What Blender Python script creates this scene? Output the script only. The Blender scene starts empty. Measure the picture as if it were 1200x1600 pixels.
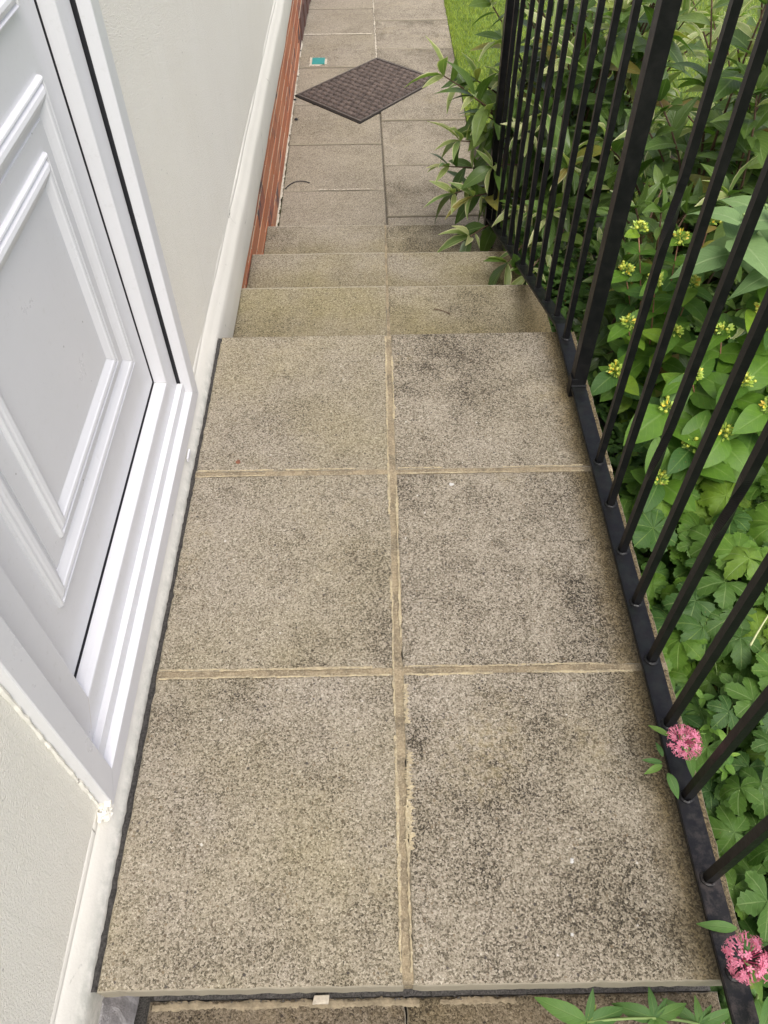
import bpy, bmesh, math, random
import numpy as np
from mathutils import Vector, Matrix, Quaternion
rng = random.Random(7)
nrng = np.random.default_rng(7)
SC = bpy.context.scene
COL = SC.collection

# ------------------------------------------------------------------ camera
cam_d = bpy.data.cameras.new('camera')
cam = bpy.data.objects.new('camera', cam_d)
COL.objects.link(cam)
CAMP = Vector((-0.02358, -0.17397, 1.17859))
_p, _y, _r = 0.877496, 0.0050735, -0.0126287
_f = Vector((math.sin(_y)*math.cos(_p), math.cos(_y)*math.cos(_p), -math.sin(_p)))
_rt = Vector((math.cos(_y), -math.sin(_y), 0)); _up = _rt.cross(_f)
R2 = _rt*math.cos(_r) + _up*math.sin(_r); U2 = R2.cross(_f)
cam.matrix_world = Matrix(((R2.x, U2.x, -_f.x, CAMP.x), (R2.y, U2.y, -_f.y, CAMP.y), (R2.z, U2.z, -_f.z, CAMP.z), (0, 0, 0, 1)))
cam_d.sensor_fit = 'VERTICAL'; cam_d.sensor_height = 24; cam_d.sensor_width = 18
cam_d.lens = 1207.28/1600*24
cam_d.clip_start = 0.02; cam_d.clip_end = 500
SC.camera = cam

# ------------------------------------------------------------------ sky, sun, exposure
SUN_EL, SUN_AZ = math.radians(60), math.radians(162)      # azimuth clockwise from +Y
w = bpy.data.worlds.new('World'); SC.world = w; w.use_nodes = True
wn = w.node_tree
bg = wn.nodes['Background']
sky = wn.nodes.new('ShaderNodeTexSky'); sky.sky_type = 'NISHITA'; sky.sun_disc = False
sky.sun_elevation = SUN_EL; sky.sun_rotation = SUN_AZ
sky.air_density = 1.0; sky.dust_density = 3.0; sky.ozone_density = 1.0
hs = wn.nodes.new('ShaderNodeHueSaturation'); hs.inputs['Saturation'].default_value = 0.42; hs.inputs['Hue'].default_value = .545
wn.links.new(sky.outputs[0], hs.inputs['Color']); wn.links.new(hs.outputs[0], bg.inputs[0])
bg.inputs[1].default_value = 0.15
sd = bpy.data.lights.new('sun', 'SUN'); sd.energy = 1.35; sd.angle = math.radians(40); sd.color = (1, .925, .865)
sun = bpy.data.objects.new('sun', sd); COL.objects.link(sun)
sdir = Vector((math.sin(SUN_AZ)*math.cos(SUN_EL), math.cos(SUN_AZ)*math.cos(SUN_EL), math.sin(SUN_EL)))
sun.rotation_euler = sdir.to_track_quat('Z', 'Y').to_euler()
vs = SC.view_settings
vs.view_transform = 'Standard'; vs.look = 'None'; vs.gamma = 1; vs.use_curve_mapping = False
vs.exposure = 0.97
SC.cycles.max_bounces = 8

# ------------------------------------------------------------------ node helpers
class NT:
    def __init__(s, name):
        s.m = bpy.data.materials.new(name); s.m.use_nodes = True
        s.t = s.m.node_tree; s.n = s.t.nodes
        s.b = s.n['Principled BSDF']; s.out = s.n['Material Output']
    def node(s, t, **k):
        o = s.n.new(t)
        for a, v in k.items():
            if a.startswith('i_'): o.inputs[a[2:].replace('_', ' ')].default_value = v
            else: setattr(o, a, v)
        return o
    def l(s, a, b): s.t.links.new(a, b)
    def put(s, sock, v):
        if hasattr(v, 'is_output'): s.l(v, sock)
        else: sock.default_value = v
    def pos(s): return s.node('ShaderNodeNewGeometry').outputs['Position']
    def rnd(s): return s.node('ShaderNodeObjectInfo').outputs['Random']
    def prop(s, name): return s.node('ShaderNodeAttribute', attribute_type='OBJECT', attribute_name=name).outputs['Fac']
    def noise(s, vec, scale, detail=4, rough=.55, dist=0):
        n = s.node('ShaderNodeTexNoise'); s.l(vec, n.inputs['Vector'])
        n.inputs['Scale'].default_value = scale; n.inputs['Detail'].default_value = detail
        n.inputs['Roughness'].default_value = rough; n.inputs['Distortion'].default_value = dist
        return n.outputs['Fac']
    def noisec(s, vec, scale, detail=2):
        n = s.node('ShaderNodeTexNoise'); s.l(vec, n.inputs['Vector'])
        n.inputs['Scale'].default_value = scale; n.inputs['Detail'].default_value = detail
        return n.outputs['Color']
    def vor(s, vec, scale, feature='F1', rand=1):
        n = s.node('ShaderNodeTexVoronoi', feature=feature); s.l(vec, n.inputs['Vector'])
        n.inputs['Scale'].default_value = scale; n.inputs['Randomness'].default_value = rand
        return n
    def math(s, op, a, b=0.0, c=0.0, clamp=False):
        n = s.node('ShaderNodeMath', operation=op, use_clamp=clamp)
        s.put(n.inputs[0], a); s.put(n.inputs[1], b); s.put(n.inputs[2], c)
        return n.outputs[0]
    def vm(s, op, a, b):
        n = s.node('ShaderNodeVectorMath', operation=op)
        s.put(n.inputs[0], a); s.put(n.inputs[1], b)
        return n.outputs[0]
    def ramp(s, fac, stops, interp='LINEAR'):
        n = s.node('ShaderNodeValToRGB'); n.color_ramp.interpolation = interp
        e = n.color_ramp.elements
        while len(e) < len(stops): e.new(.5)
        for k, (p, c) in enumerate(stops):
            e[k].position = p
            e[k].color = (c, c, c, 1) if not isinstance(c, tuple) else (*c, 1)
        s.l(fac, n.inputs[0]); return n.outputs[0]
    def mr(s, v, a, b, c=0.0, d=1.0):
        n = s.node('ShaderNodeMapRange'); s.put(n.inputs[0], v)
        for k, x in enumerate((a, b, c, d)): s.put(n.inputs[k+1], x)
        return n.outputs[0]
    def mix(s, f, a, b, mode='MIX'):
        n = s.node('ShaderNodeMix', data_type='RGBA', blend_type=mode)
        s.put(n.inputs[0], f)
        for k, v in ((6, a), (7, b)):
            if isinstance(v, tuple): v = (*v, 1) if len(v) == 3 else v
            s.put(n.inputs[k], v)
        return n.outputs[2]
    def sep(s, v):
        n = s.node('ShaderNodeSeparateXYZ'); s.l(v, n.inputs[0]); return n.outputs
    def bump(s, h, strength=.5, dist=.002, normal=None):
        n = s.node('ShaderNodeBump'); n.inputs['Strength'].default_value = strength; n.inputs['Distance'].default_value = dist
        s.l(h, n.inputs['Height'])
        if normal is not None: s.l(normal, n.inputs['Normal'])
        s.l(n.outputs[0], s.b.inputs['Normal']); return n.outputs[0]
    def color(s, c):
        if isinstance(c, tuple): c = (*c, 1)
        s.put(s.b.inputs['Base Color'], c)
    def rough(s, v): s.put(s.b.inputs['Roughness'], v)

# ------------------------------------------------------------------ materials
def mat_aggregate():
    t = NT('exposed_aggregate'); P = t.pos(); r = t.rnd()
    off = t.node('ShaderNodeCombineXYZ'); t.l(t.math('MULTIPLY', r, 37.0), off.inputs[0]); t.l(t.math('MULTIPLY', r, 91.0), off.inputs[1])
    Q = t.vm('ADD', P, off.outputs[0])
    w = t.vm('SUBTRACT', t.noisec(Q, 260, 3), (.5, .5, .5))
    sc = t.node('ShaderNodeVectorMath', operation='SCALE'); t.l(w, sc.inputs[0]); sc.inputs['Scale'].default_value = .004
    Qw = t.vm('ADD', Q, sc.outputs[0])
    v1 = t.vor(Qw, 430); v2 = t.vor(Qw, 175); v3 = t.vor(Q, 760)
    g1 = t.sep(v1.outputs['Color'])[0]; g3 = t.sep(v3.outputs['Color'])[0]
    fine = t.noise(Q, 900, 3, .6)
    g = t.math('ADD', t.math('MULTIPLY', g1, .50), t.math('ADD', t.math('MULTIPLY', g3, .27), t.math('MULTIPLY', fine, .30)))
    patch = t.mr(t.noise(Q, 4.2, 9, .70, .3), .44, .62)
    patch2 = t.mr(t.noise(Q, 15, 7, .72), .42, .66)
    broad = t.mr(t.noise(Q, 1.7, 4, .6), .36, .62)
    dk = t.prop('dark')
    dirt = t.math('MULTIPLY', dk, t.math('MULTIPLY', t.math('ADD', .40, broad), t.math('ADD', t.math('MULTIPLY', patch, .62), t.math('MULTIPLY', patch2, .38))), clamp=True)
    con = t.math('ADD', t.math('ADD', .76, t.math('MULTIPLY', dk, .08)), t.math('MULTIPLY', dirt, .45))
    gg = t.math('ADD', t.math('MULTIPLY', t.math('SUBTRACT', g, .54), con), .535)
    gg = t.math('SUBTRACT', gg, t.math('MULTIPLY', dirt, .25))
    col = t.ramp(gg, [(.08, (.034, .029, .021)), (.25, (.105, .088, .063)), (.38, (.198, .171, .126)), (.50, (.290, .253, .194)), (.70, (.380, .335, .266)), (.90, (.64, .59, .50))])
    # larger pebbles: brown, dark and white
    pr = t.sep(v2.outputs['Color']); inside = t.mr(v2.outputs['Distance'], .30, .40, 1, 0)
    peb = t.math('MULTIPLY', t.mr(pr[0], .86, .88), inside)
    pc = t.ramp(pr[1], [(0, (.10, .075, .05)), (.45, (.19, .145, .095)), (.72, (.06, .052, .05)), (.93, (.30, .26, .2)), (.985, (.60, .57, .52))], 'CONSTANT')
    col = t.mix(t.math('MULTIPLY', peb, .85), col, pc)
    # greenish growth, in soft patches
    gn = t.math('MULTIPLY', t.prop('green'), t.mr(t.noise(Q, 3.1, 5, .6), .33, .66))
    col = t.mix(gn, col, t.mix(1.0, col, (.82, .80, .56), 'MULTIPLY'))
    col = t.mix(t.math('MULTIPLY', dirt, .45), col, t.mix(1.0, col, (.82, .80, .78), 'MULTIPLY'))
    yl = t.math('MULTIPLY', t.math('MULTIPLY', dk, t.mr(t.noise(Q, 3.7, 6, .66), .55, .70)), t.mr(t.noise(Q, 70, 4, .7), .40, .60))
    col = t.mix(t.math('MULTIPLY', yl, .42), col, (.42, .345, .19))
    dmp = t.prop('damp')
    col = t.mix(dmp, col, t.mix(1.0, col, (.52, .48, .44), 'MULTIPLY'))
    # each tread gets darker and more olive toward its back, the nosing is worn pale
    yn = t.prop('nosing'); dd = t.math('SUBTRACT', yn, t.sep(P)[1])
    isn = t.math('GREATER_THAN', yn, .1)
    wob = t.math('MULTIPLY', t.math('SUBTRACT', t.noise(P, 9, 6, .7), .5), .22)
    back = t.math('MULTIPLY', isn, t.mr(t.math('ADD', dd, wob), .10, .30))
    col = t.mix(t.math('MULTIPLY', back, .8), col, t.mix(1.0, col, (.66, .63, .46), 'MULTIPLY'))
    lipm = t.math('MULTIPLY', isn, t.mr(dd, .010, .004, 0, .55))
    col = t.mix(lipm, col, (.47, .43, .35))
    # wet grimy band that lies along the railing
    xyz = t.sep(P)
    edge = t.math('ADD', xyz[0], t.math('MULTIPLY', t.math('SUBTRACT', t.noise(P, 26, 5, .65), .5), .05))
    band = t.math('MULTIPLY', t.mr(edge, .352, .396), t.prop('band'))
    col = t.mix(t.math('MULTIPLY', band, .82), col, t.mix(g1, (.035, .024, .008), (.16, .115, .045)))
    nz = t.sep(t.node('ShaderNodeNewGeometry').outputs['True Normal'])[2]
    col = t.mix(t.mr(nz, .75, .45), col, t.mix(t.noise(P, 14, 5, .6), (.25, .22, .165), (.36, .325, .25)))
    t.color(col); t.rough(t.math('SUBTRACT', .92, t.math('MULTIPLY', band, .3)))
    h = t.math('ADD', t.math('MULTIPLY', v1.outputs['Distance'], -1.2), t.math('ADD', t.math('MULTIPLY', v2.outputs['Distance'], -.4), fine))
    t.bump(h, .6, .0015)
    t.b.inputs['Specular IOR Level'].default_value = .3
    return t.m
def mat_joint(a=(.315, .25, .155), b=(.155, .125, .082), lt=(.47, .40, .27)):
    t = NT('sandy_mortar'); P = t.pos()
    n1 = t.noise(P, 13, 8, .75); n2 = t.noise(P, 320, 4, .7)
    col = t.mix(t.mr(n1, .42, .60), a, b); col = t.mix(t.mr(n2, .50, .68, 0, .8), col, lt)
    col = t.mix(t.mr(n2, .42, .30, 0, .7), col, (.06, .045, .028))
    t.color(col); t.rough(.95); t.bump(n2, .8, .003); return t.m
def mat_lip():
    t = NT('yellow_mortar_smear'); P = t.pos()
    n1 = t.noise(P, 24, 6, .75); n2 = t.noise(P, 400, 4, .7)
    col = t.mix(t.mr(n1, .4, .65), (.45, .37, .225), (.24, .20, .13)); col = t.mix(t.mr(n2, .5, .7), col, (.56, .49, .35))
    t.color(col); t.rough(.95); t.bump(n2, .7, .002); return t.m
def mat_render():
    t = NT('cream_masonry_paint'); P = t.pos()
    n = t.noise(P, 300, 4, .6); n2 = t.noise(P, 700, 2, .5); big = t.noise(P, 2.3, 6, .65)
    col = t.mix(t.mr(big, .35, .7), (.87, .84, .745), (.84, .805, .70))
    st = t.node('ShaderNodeMapping'); t.l(P, st.inputs[0]); st.inputs['Scale'].default_value = (1, 22, .7)
    streak = t.noise(st.outputs[0], 3.0, 6, .7)
    col = t.mix(t.mr(streak, .56, .75, 0, .22), col, (.55, .54, .44))
    dots = t.vor(P, 34); dm = t.math('MULTIPLY', t.mr(dots.outputs['Distance'], .05, .085, 1, 0), t.mr(t.sep(dots.outputs['Color'])[0], .975, .98))
    col = t.mix(t.math('MULTIPLY', dm, .7), col, (.12, .10, .07))
    t.color(col); t.rough(.72)
    t.bump(t.math('ADD', t.math('MULTIPLY', t.mr(n, .3, .62), 1.0), t.math('MULTIPLY', n2, .5)), .75, .0022); return t.m
def mat_plinth():
    t = NT('smooth_painted_plinth'); P = t.pos(); z = t.sep(P)[2]
    n = t.noise(P, 190, 3, .6); big = t.noise(P, 7, 6, .7); cl = t.noise(P, 45, 5, .7)
    col = t.mix(t.mr(big, .35, .7), (.74, .715, .635), (.69, .67, .595))
    low = t.mr(t.math('ADD', z, t.math('MULTIPLY', t.math('SUBTRACT', big, .5), .03)), .022, .0, 0, .75)
    near = t.mr(t.sep(P)[1], 1.35, 1.25)
    col = t.mix(t.math('MULTIPLY', t.math('MULTIPLY', low, near), t.mr(cl, .3, .6, 0, .8)), col, (.34, .35, .30))
    crk = t.vor(t.vm('ADD', P, t.vm('MULTIPLY', t.noisec(P, 12, 3), (.05, .05, .05))), 5.2, 'DISTANCE_TO_EDGE')
    col = t.mix(t.math('MULTIPLY', t.mr(crk.outputs['Distance'], .004, .010, 1, 0), t.mr(big, .56, .64)), col, (.26, .25, .21))
    t.color(col); t.rough(.6); t.bump(t.math('ADD', n, t.math('MULTIPLY', big, 1.2)), .3, .0015); return t.m
def mat_upvc():
    t = NT('white_upvc'); P = t.pos()
    d = t.noise(P, 9, 6, .7)
    t.color(t.mix(t.mr(d, .45, .8, 0, .25), (.61, .61, .62), (.54, .54, .53)))
    dots = t.vor(P, 30); dm = t.math('MULTIPLY', t.mr(dots.outputs['Distance'], .035, .06, 1, 0), t.mr(t.sep(dots.outputs['Color'])[0], .96, .965))
    gr = t.noise(P, 70, 6, .75)
    base = t.mix(t.math('MULTIPLY', dm, .75), t.mix(t.mr(d, .45, .8, 0, .25), (.66, .66, .67), (.58, .58, .565)), (.10, .09, .08))
    t.color(t.mix(t.mr(gr, .58, .76, 0, .34), base, (.42, .41, .37)))
    t.rough(t.mr(d, .3, .7, .26, .40)); t.b.inputs['Coat Weight'].default_value = .15
    return t.m
def mat_black_paint():
    t = NT('black_gloss_paint'); P = t.pos()
    n = t.noise(P, 40, 5, .7); n2 = t.noise(P, 260, 3)
    zz = t.sep(t.node('ShaderNodeNewGeometry').outputs['Normal'])[2]
    col = t.mix(t.mr(n, .45, .75), (.0045, .0045, .0055), (.010, .0095, .009))
    up = t.mr(zz, .7, .95)
    mott = t.noise(P, 55, 6, .75)
    col = t.mix(t.math('MULTIPLY', up, t.mr(mott, .44, .62, 0, .5)), col, (.012, .017, .014))
    near = t.mr(t.sep(P)[1], .28, .05)
    col = t.mix(t.math('MULTIPLY', t.math('MULTIPLY', up, near), t.mr(mott, .46, .60, 0, .5)), col, (.075, .055, .05))
    t.color(col); t.rough(t.mr(n, .3, .7, .3, .5)); t.b.inputs['Specular IOR Level'].default_value = .26; t.bump(n2, .18, .001); return t.m
def mat_flat(name, c, rough=.8, var=.25, scale=40, bump=.3):
    t = NT(name); P = t.pos(); n = t.noise(P, scale, 5, .65)
    t.color(t.mix(t.mr(n, .3, .7), tuple(x*(1-var) for x in c), tuple(min(1, x*(1+var)) for x in c)))
    t.rough(rough); t.bump(t.noise(P, scale*6, 3), bump, .002); return t.m
def mat_brick():
    t = NT('red_facing_brick'); P = t.pos(); r = t.rnd()
    c = t.ramp(r, [(0, (.40, .135, .060)), (.3, (.46, .18, .085)), (.6, (.37, .12, .055)), (.8, (.43, .19, .10)), (1, (.27, .085, .05))])
    flush = t.math('MULTIPLY', t.mr(t.noise(P, 9, 4, .6), .50, .60), t.mr(r, .45, .75))
    c = t.mix(flush, c, (.075, .052, .055))
    n = t.noise(P, 150, 5, .7)
    c = t.mix(t.mr(n, .5, .75, 0, .5), c, (.48, .27, .17)); t.color(c); t.rough(.9)
    t.bump(n, .7, .003); return t.m
def mat_leaf(name, base, dark, light, vein, rough=.38, trans=.25, edge=None, side=11.0, veinw=.5):
    t = NT(name); r = t.rnd()
    isl = t.node('ShaderNodeNewGeometry').outputs['Random Per Island']
    rr = t.math('FRACT', t.math('ADD', t.math('MULTIPLY', r, 7.31), t.math('MULTIPLY', isl, 3.17)))
    uv = t.sep(t.node('ShaderNodeUVMap').outputs[0])
    c = t.ramp(rr, [(0, dark), (.42, base), (.80, base), (.965, light), (.982, (.34, .29, .06)), (1, (.22, .14, .045))])
    au = t.math('ABSOLUTE', t.math('SUBTRACT', uv[0], .5))
    mid = t.mr(au, .015, .05, 1, 0)
    sv = t.math('ABSOLUTE', t.math('SUBTRACT', t.math('FRACT', t.math('SUBTRACT', t.math('MULTIPLY', uv[1], side), t.math('MULTIPLY', au, side*.55))), .5))
    sv = t.mr(sv, .0, .10, .45, 0)
    vv = t.math('MULTIPLY', t.math('MAXIMUM', mid, sv), veinw)
    c = t.mix(vv, c, vein)
    P = t.pos(); n = t.noise(P, 60, 4, .6)
    c = t.mix(t.mr(n, .35, .7, 0, .35), c, dark)
    if edge:
        c = t.mix(t.mr(au, .36, .47, 0, .9), c, edge)
    spots = t.vor(P, 120); c = t.mix(t.math('MULTIPLY', t.mr(spots.outputs['Distance'], .10, .2, .6, 0), t.mr(t.sep(spots.outputs['Color'])[0], .93, .95)), c, (.16, .11, .04))
    t.color(c); t.rough(rough); t.b.inputs['Specular IOR Level'].default_value = .5 if rough < .42 else .28
    hgt = t.math('ADD', t.math('MULTIPLY', vv, -1.0), t.math('MULTIPLY', n, .5)); t.bump(hgt, .5, .0025)
    tr = t.node('ShaderNodeBsdfTranslucent'); t.l(t.mix(1.0, c, (1.0, 1.3, .45), 'MULTIPLY'), tr.inputs[0])
    ms = t.node('ShaderNodeMixShader'); ms.inputs[0].default_value = trans
    t.l(t.b.outputs[0], ms.inputs[1]); t.l(tr.outputs[0], ms.inputs[2]); t.l(ms.outputs[0], t.out.inputs[0])
    return t.m
def mat_plain_leaf(name, c0, c1, rough=.6, trans=.25):
    t = NT(name)
    isl = t.node('ShaderNodeNewGeometry').outputs['Random Per Island']
    c = t.mix(isl, c0, c1); t.color(c); t.rough(rough)
    tr = t.node('ShaderNodeBsdfTranslucent'); t.l(c, tr.inputs[0])
    ms = t.node('ShaderNodeMixShader'); ms.inputs[0].default_value = trans
    t.l(t.b.outputs[0], ms.inputs[1]); t.l(tr.outputs[0], ms.inputs[2]); t.l(ms.outputs[0], t.out.inputs[0])
    return t.m

M = dict(
    agg=mat_aggregate(), joint=mat_joint(), lip=mat_lip(), render=mat_render(), plinth=mat_plinth(), upvc=mat_upvc(),
    black=mat_black_paint(), brick=mat_brick(),
    greyjoint=mat_flat('grey_joint_filling', (.10, .085, .06), .95, .5, 60, .7),
    pathjoint=mat_flat('pale_mortar_smear', (.50, .45, .36), .95, .25, 90, .5),
    rubber=mat_flat('black_rubber_seal', (.010, .010, .013), .55, .2),
    brickmortar=mat_flat('cream_mortar', (.62, .50, .36), .95, .2, 120, .6),
    felt=mat_flat('black_joint_filler', (.060, .056, .052), .95, .75, 260, 1.0),
    crumbs=mat_flat('dark_gritty_mortar', (.115, .108, .10), .95, .8, 420, 1.0),
    frontmortar=mat_flat('damp_sandy_mortar', (.25, .205, .135), .95, .35, 90, .5),
    greymortar=mat_flat('grey_mortar', (.26, .25, .245), .95, .3, 70, .9),
    concrete=mat_flat('damp_concrete', (.16, .145, .12), .9, .35, 60, .6),
    soil=mat_flat('dark_soil', (.030, .022, .015), .97, .6, 55, 1.0),
    turf=mat_flat('turf_base', (.085, .135, .02), .95, .4, 14, .8),
    manframe=mat_flat('galvanised_tray_edge', (.10, .082, .068), .6, .4, 60, .4),
    manbrick=mat_flat('brown_block', (.095, .072, .060), .85, .5, 30, .8),
    manbed=mat_flat('cover_bedding', (.016, .013, .010), .95, .4, 60, .6),
    teal=mat_flat('teal_plastic', (.022, .235, .215), .45, .10, 30, .1),
    darkboard=mat_flat('dark_brown_brick', (.10, .05, .038), .9, .3, 40, .6),
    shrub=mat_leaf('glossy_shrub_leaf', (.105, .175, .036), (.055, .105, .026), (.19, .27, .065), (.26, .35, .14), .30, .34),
    farshrub=mat_leaf('sunlit_shrub_leaf', (.22, .27, .06), (.10, .155, .035), (.42, .45, .15), (.30, .36, .14), .35, .40),  # sunlight on the far shrubs painted in as a lighter, yellower leaf colour
    newleaf=mat_leaf('pale_edged_young_leaf', (.33, .38, .14), (.15, .25, .07), (.54, .54, .28), (.55, .55, .28), .4, .38, edge=(.66, .62, .38)),
    sage=mat_leaf('sage_green_leaf', (.175, .275, .105), (.115, .195, .075), (.24, .35, .14), (.30, .39, .19), .62, .22, side=14),
    oval=mat_leaf('oval_leaf', (.100, .205, .020), (.040, .100, .020), (.21, .33, .028), (.22, .33, .09), .48, .28, side=7, veinw=.35),
    geran=mat_leaf('lobed_leaf', (.095, .190, .020), (.040, .098, .020), (.21, .32, .028), (.24, .34, .08), .55, .28, side=6, veinw=.5),
    cut=mat_leaf('cut_leaf', (.080, .160, .024), (.034, .084, .020), (.16, .26, .03), (.24, .33, .12), .55, .25, side=5, veinw=.5),
    small=mat_leaf('seedling_leaf', (.16, .30, .045), (.085, .19, .04), (.24, .38, .06), (.22, .34, .10), .5, .3, side=6),
    lance=mat_leaf('lance_leaf', (.115, .225, .048), (.065, .15, .04), (.18, .30, .06), (.24, .34, .12), .5, .3, side=8, veinw=.4),
    cover=mat_leaf('ground_cover_leaf', (.080, .160, .030), (.038, .092, .022), (.16, .26, .04), (.16, .25, .08), .55, .25, side=6),
    grass=mat_plain_leaf('grass_blade', (.16, .26, .02), (.40, .48, .07), .6, .3),
    twig=mat_flat('brown_twig', (.095, .055, .032), .8, .3),
    greenstem=mat_flat('green_stem', (.20, .29, .09), .6, .2, 60, .1),
    stalk=mat_flat('pale_stalk', (.42, .44, .22), .6, .15, 60, .1),
    redstem=mat_flat('reddish_stem', (.30, .14, .085), .6, .2, 60, .1),
    bud=mat_flat('yellow_green_bud', (.42, .46, .06), .4, .25, 70, .05),
    sepal=mat_flat('lime_sepal', (.30, .42, .06), .5, .2, 60, .1),
    petal=mat_flat('yellow_petal', (.72, .52, .05), .5, .15, 60, .1),
    pink=mat_plain_leaf('pink_petal', (.78, .20, .34), (.90, .40, .52), .5, .3),
    pinkdark=mat_flat('dark_pink_tube', (.42, .06, .15), .5, .2),
    drop=mat_flat('white_dropping', (.52, .51, .48), .8, .1),
    deadleaf=mat_flat('brown_leaf', (.19, .075, .04), .8, .3),
)

# ------------------------------------------------------------------ object helpers
def link(name, me, mat=None, parent=None):
    o = bpy.data.objects.new(name, me); COL.objects.link(o)
    if mat is not None and me is not None and not me.materials: me.materials.append(mat)
    if parent is not None: o.parent = parent
    return o
def tag(o, label=None, cat=None, group=None, kind=None):
    if label: o['label'] = label
    if cat: o['category'] = cat
    if group: o['group'] = group
    if kind: o['kind'] = kind
    return o
def empty(name, loc=(0, 0, 0)):
    o = bpy.data.objects.new(name, None); COL.objects.link(o); o.location = loc; o.empty_display_size = .05
    return o
def bm_obj(name, bm, mat, parent=None, smooth=False):
    me = bpy.data.meshes.new(name)
    bmesh.ops.recalc_face_normals(bm, faces=bm.faces)
    bm.to_mesh(me); bm.free()
    if smooth:
        for p in me.polygons: p.use_smooth = True
    return link(name, me, mat, parent)
def box(bm, x0, x1, y0, y1, z0, z1, bev=0.0, jit=0.0, top_jit=0.0):
    vs_ = []
    for z in (z0, z1):
        for x, y in ((x0, y0), (x1, y0), (x1, y1), (x0, y1)):
            vs_.append(bm.verts.new((x + rng.uniform(-jit, jit), y + rng.uniform(-jit, jit), z + (rng.uniform(-top_jit, top_jit) if z == z1 else 0))))
    fs = [bm.faces.new([vs_[i] for i in q]) for q in ((3, 2, 1, 0), (4, 5, 6, 7), (0, 1, 5, 4), (1, 2, 6, 5), (2, 3, 7, 6), (3, 0, 4, 7))]
    if bev:
        es = list({e for f in fs for e in f.edges})
        bmesh.ops.bevel(bm, geom=es, offset=bev, segments=2, profile=.6, affect='EDGES')
def tube(bm, pts, radii, n=6, cap=True):
    rings = []; pts = [Vector(p) for p in pts]
    up = Vector((0, 0, 1))
    for k, p in enumerate(pts):
        d = (pts[min(k+1, len(pts)-1)] - pts[max(k-1, 0)]).normalized()
        a = d.cross(up if abs(d.z) < .95 else Vector((1, 0, 0))).normalized(); b = d.cross(a)
        r = radii[k] if hasattr(radii, '__len__') else radii
        rings.append([bm.verts.new(p + a*math.cos(2*math.pi*i/n)*r + b*math.sin(2*math.pi*i/n)*r) for i in range(n)])
    for A, B in zip(rings, rings[1:]):
        for i in range(n): bm.faces.new((A[i], A[(i+1) % n], B[(i+1) % n], B[i]))
    if cap: bm.faces.new(rings[0][::-1]); bm.faces.new(rings[-1])

# ------------------------------------------------------------------ slabs with chipped edges
def slab_mesh(x0, x1, y0, y1, z1, th=.045, n=40, jit=.0005, skew=None):
    """a paving slab: top outline with a finely worn edge, a small rounded arris, vertical sides"""
    out = []
    cs = [(x0, y0), (x1, y0), (x1, y1), (x0, y1)]
    if skew: cs = [(c[0]+s[0], c[1]+s[1]) for c, s in zip(cs, skew)]
    for k in range(4):
        a, b = Vector(cs[k]), Vector(cs[(k+1) % 4]); nn = Vector((b-a).yx); nn.y *= -1; nn.normalize()
        for i in range(n):
            p = a.lerp(b, i/n)
            j = rng.gauss(0, jit)
            if rng.random() < .04: j -= rng.uniform(.0, .0025)
            out.append(p + nn*j)
    c = Vector(((x0+x1)/2, (y0+y1)/2))
    vs_, fs = [], []
    N = len(out)
    def ring(inset, z):
        s = len(vs_)
        for p in out:
            d = (c-p); q = p + Vector((math.copysign(min(inset, abs(d.x)), d.x)*(abs(d.x) > .6*abs(x1-x0)*.5), math.copysign(min(inset, abs(d.y)), d.y)*(abs(d.y) > .6*abs(y1-y0)*.5)))
            vs_.append((q.x, q.y, z)); 
        return s
    r0 = ring(0, z1-th); r1 = ring(0, z1-.004); r2 = ring(.0015, z1-.0012); r3 = ring(.005, z1)
    for a, b in ((r0, r1), (r1, r2), (r2, r3)):
        for i in range(N): fs.append((a+i, a+(i+1) % N, b+(i+1) % N, b+i))
    fs.append(tuple(range(r3, r3+N))); fs.append(tuple(range(r0+N-1, r0-1, -1)))
    me = bpy.data.meshes.new('paving_slab'); me.from_pydata(vs_, [], fs); me.update(); return me
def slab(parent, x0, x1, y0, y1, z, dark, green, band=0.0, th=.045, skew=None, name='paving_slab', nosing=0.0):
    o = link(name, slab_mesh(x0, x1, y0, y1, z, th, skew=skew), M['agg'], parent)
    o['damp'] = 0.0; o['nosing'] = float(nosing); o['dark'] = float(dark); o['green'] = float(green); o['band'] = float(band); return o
def ragged_strip(bm, a, b, w, z, jit, n=None, hump=.0):
    """a strip of mortar along a-b with ragged edges"""
    a, b = Vector(a), Vector(b); L = (b-a).length; n = n or max(6, int(L/.006))
    d = (b-a).normalized(); s = Vector((-d.y, d.x)); rows = []
    wob = 0
    ph = [rng.uniform(0, 6) for _ in range(4)]
    for i in range(n+1):
        p = a.lerp(b, i/n); wl = w/2*(1+.22*math.sin(i*.21+ph[0])+.15*math.sin(i*.53+ph[1])) + rng.gauss(0, jit)
        wr = w/2*(1+.22*math.sin(i*.17+ph[2])+.15*math.sin(i*.61+ph[3])) + rng.gauss(0, jit)
        rows.append([bm.verts.new((*(p+s*q), z+h)) for q, h in ((wl, 0), (wl*.45, hump), (-wr*.45, hump), (-wr, 0))])
    for A, B in zip(rows, rows[1:]):
        for k in range(3): bm.faces.new((A[k], A[k+1], B[k+1], B[k]))

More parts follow.
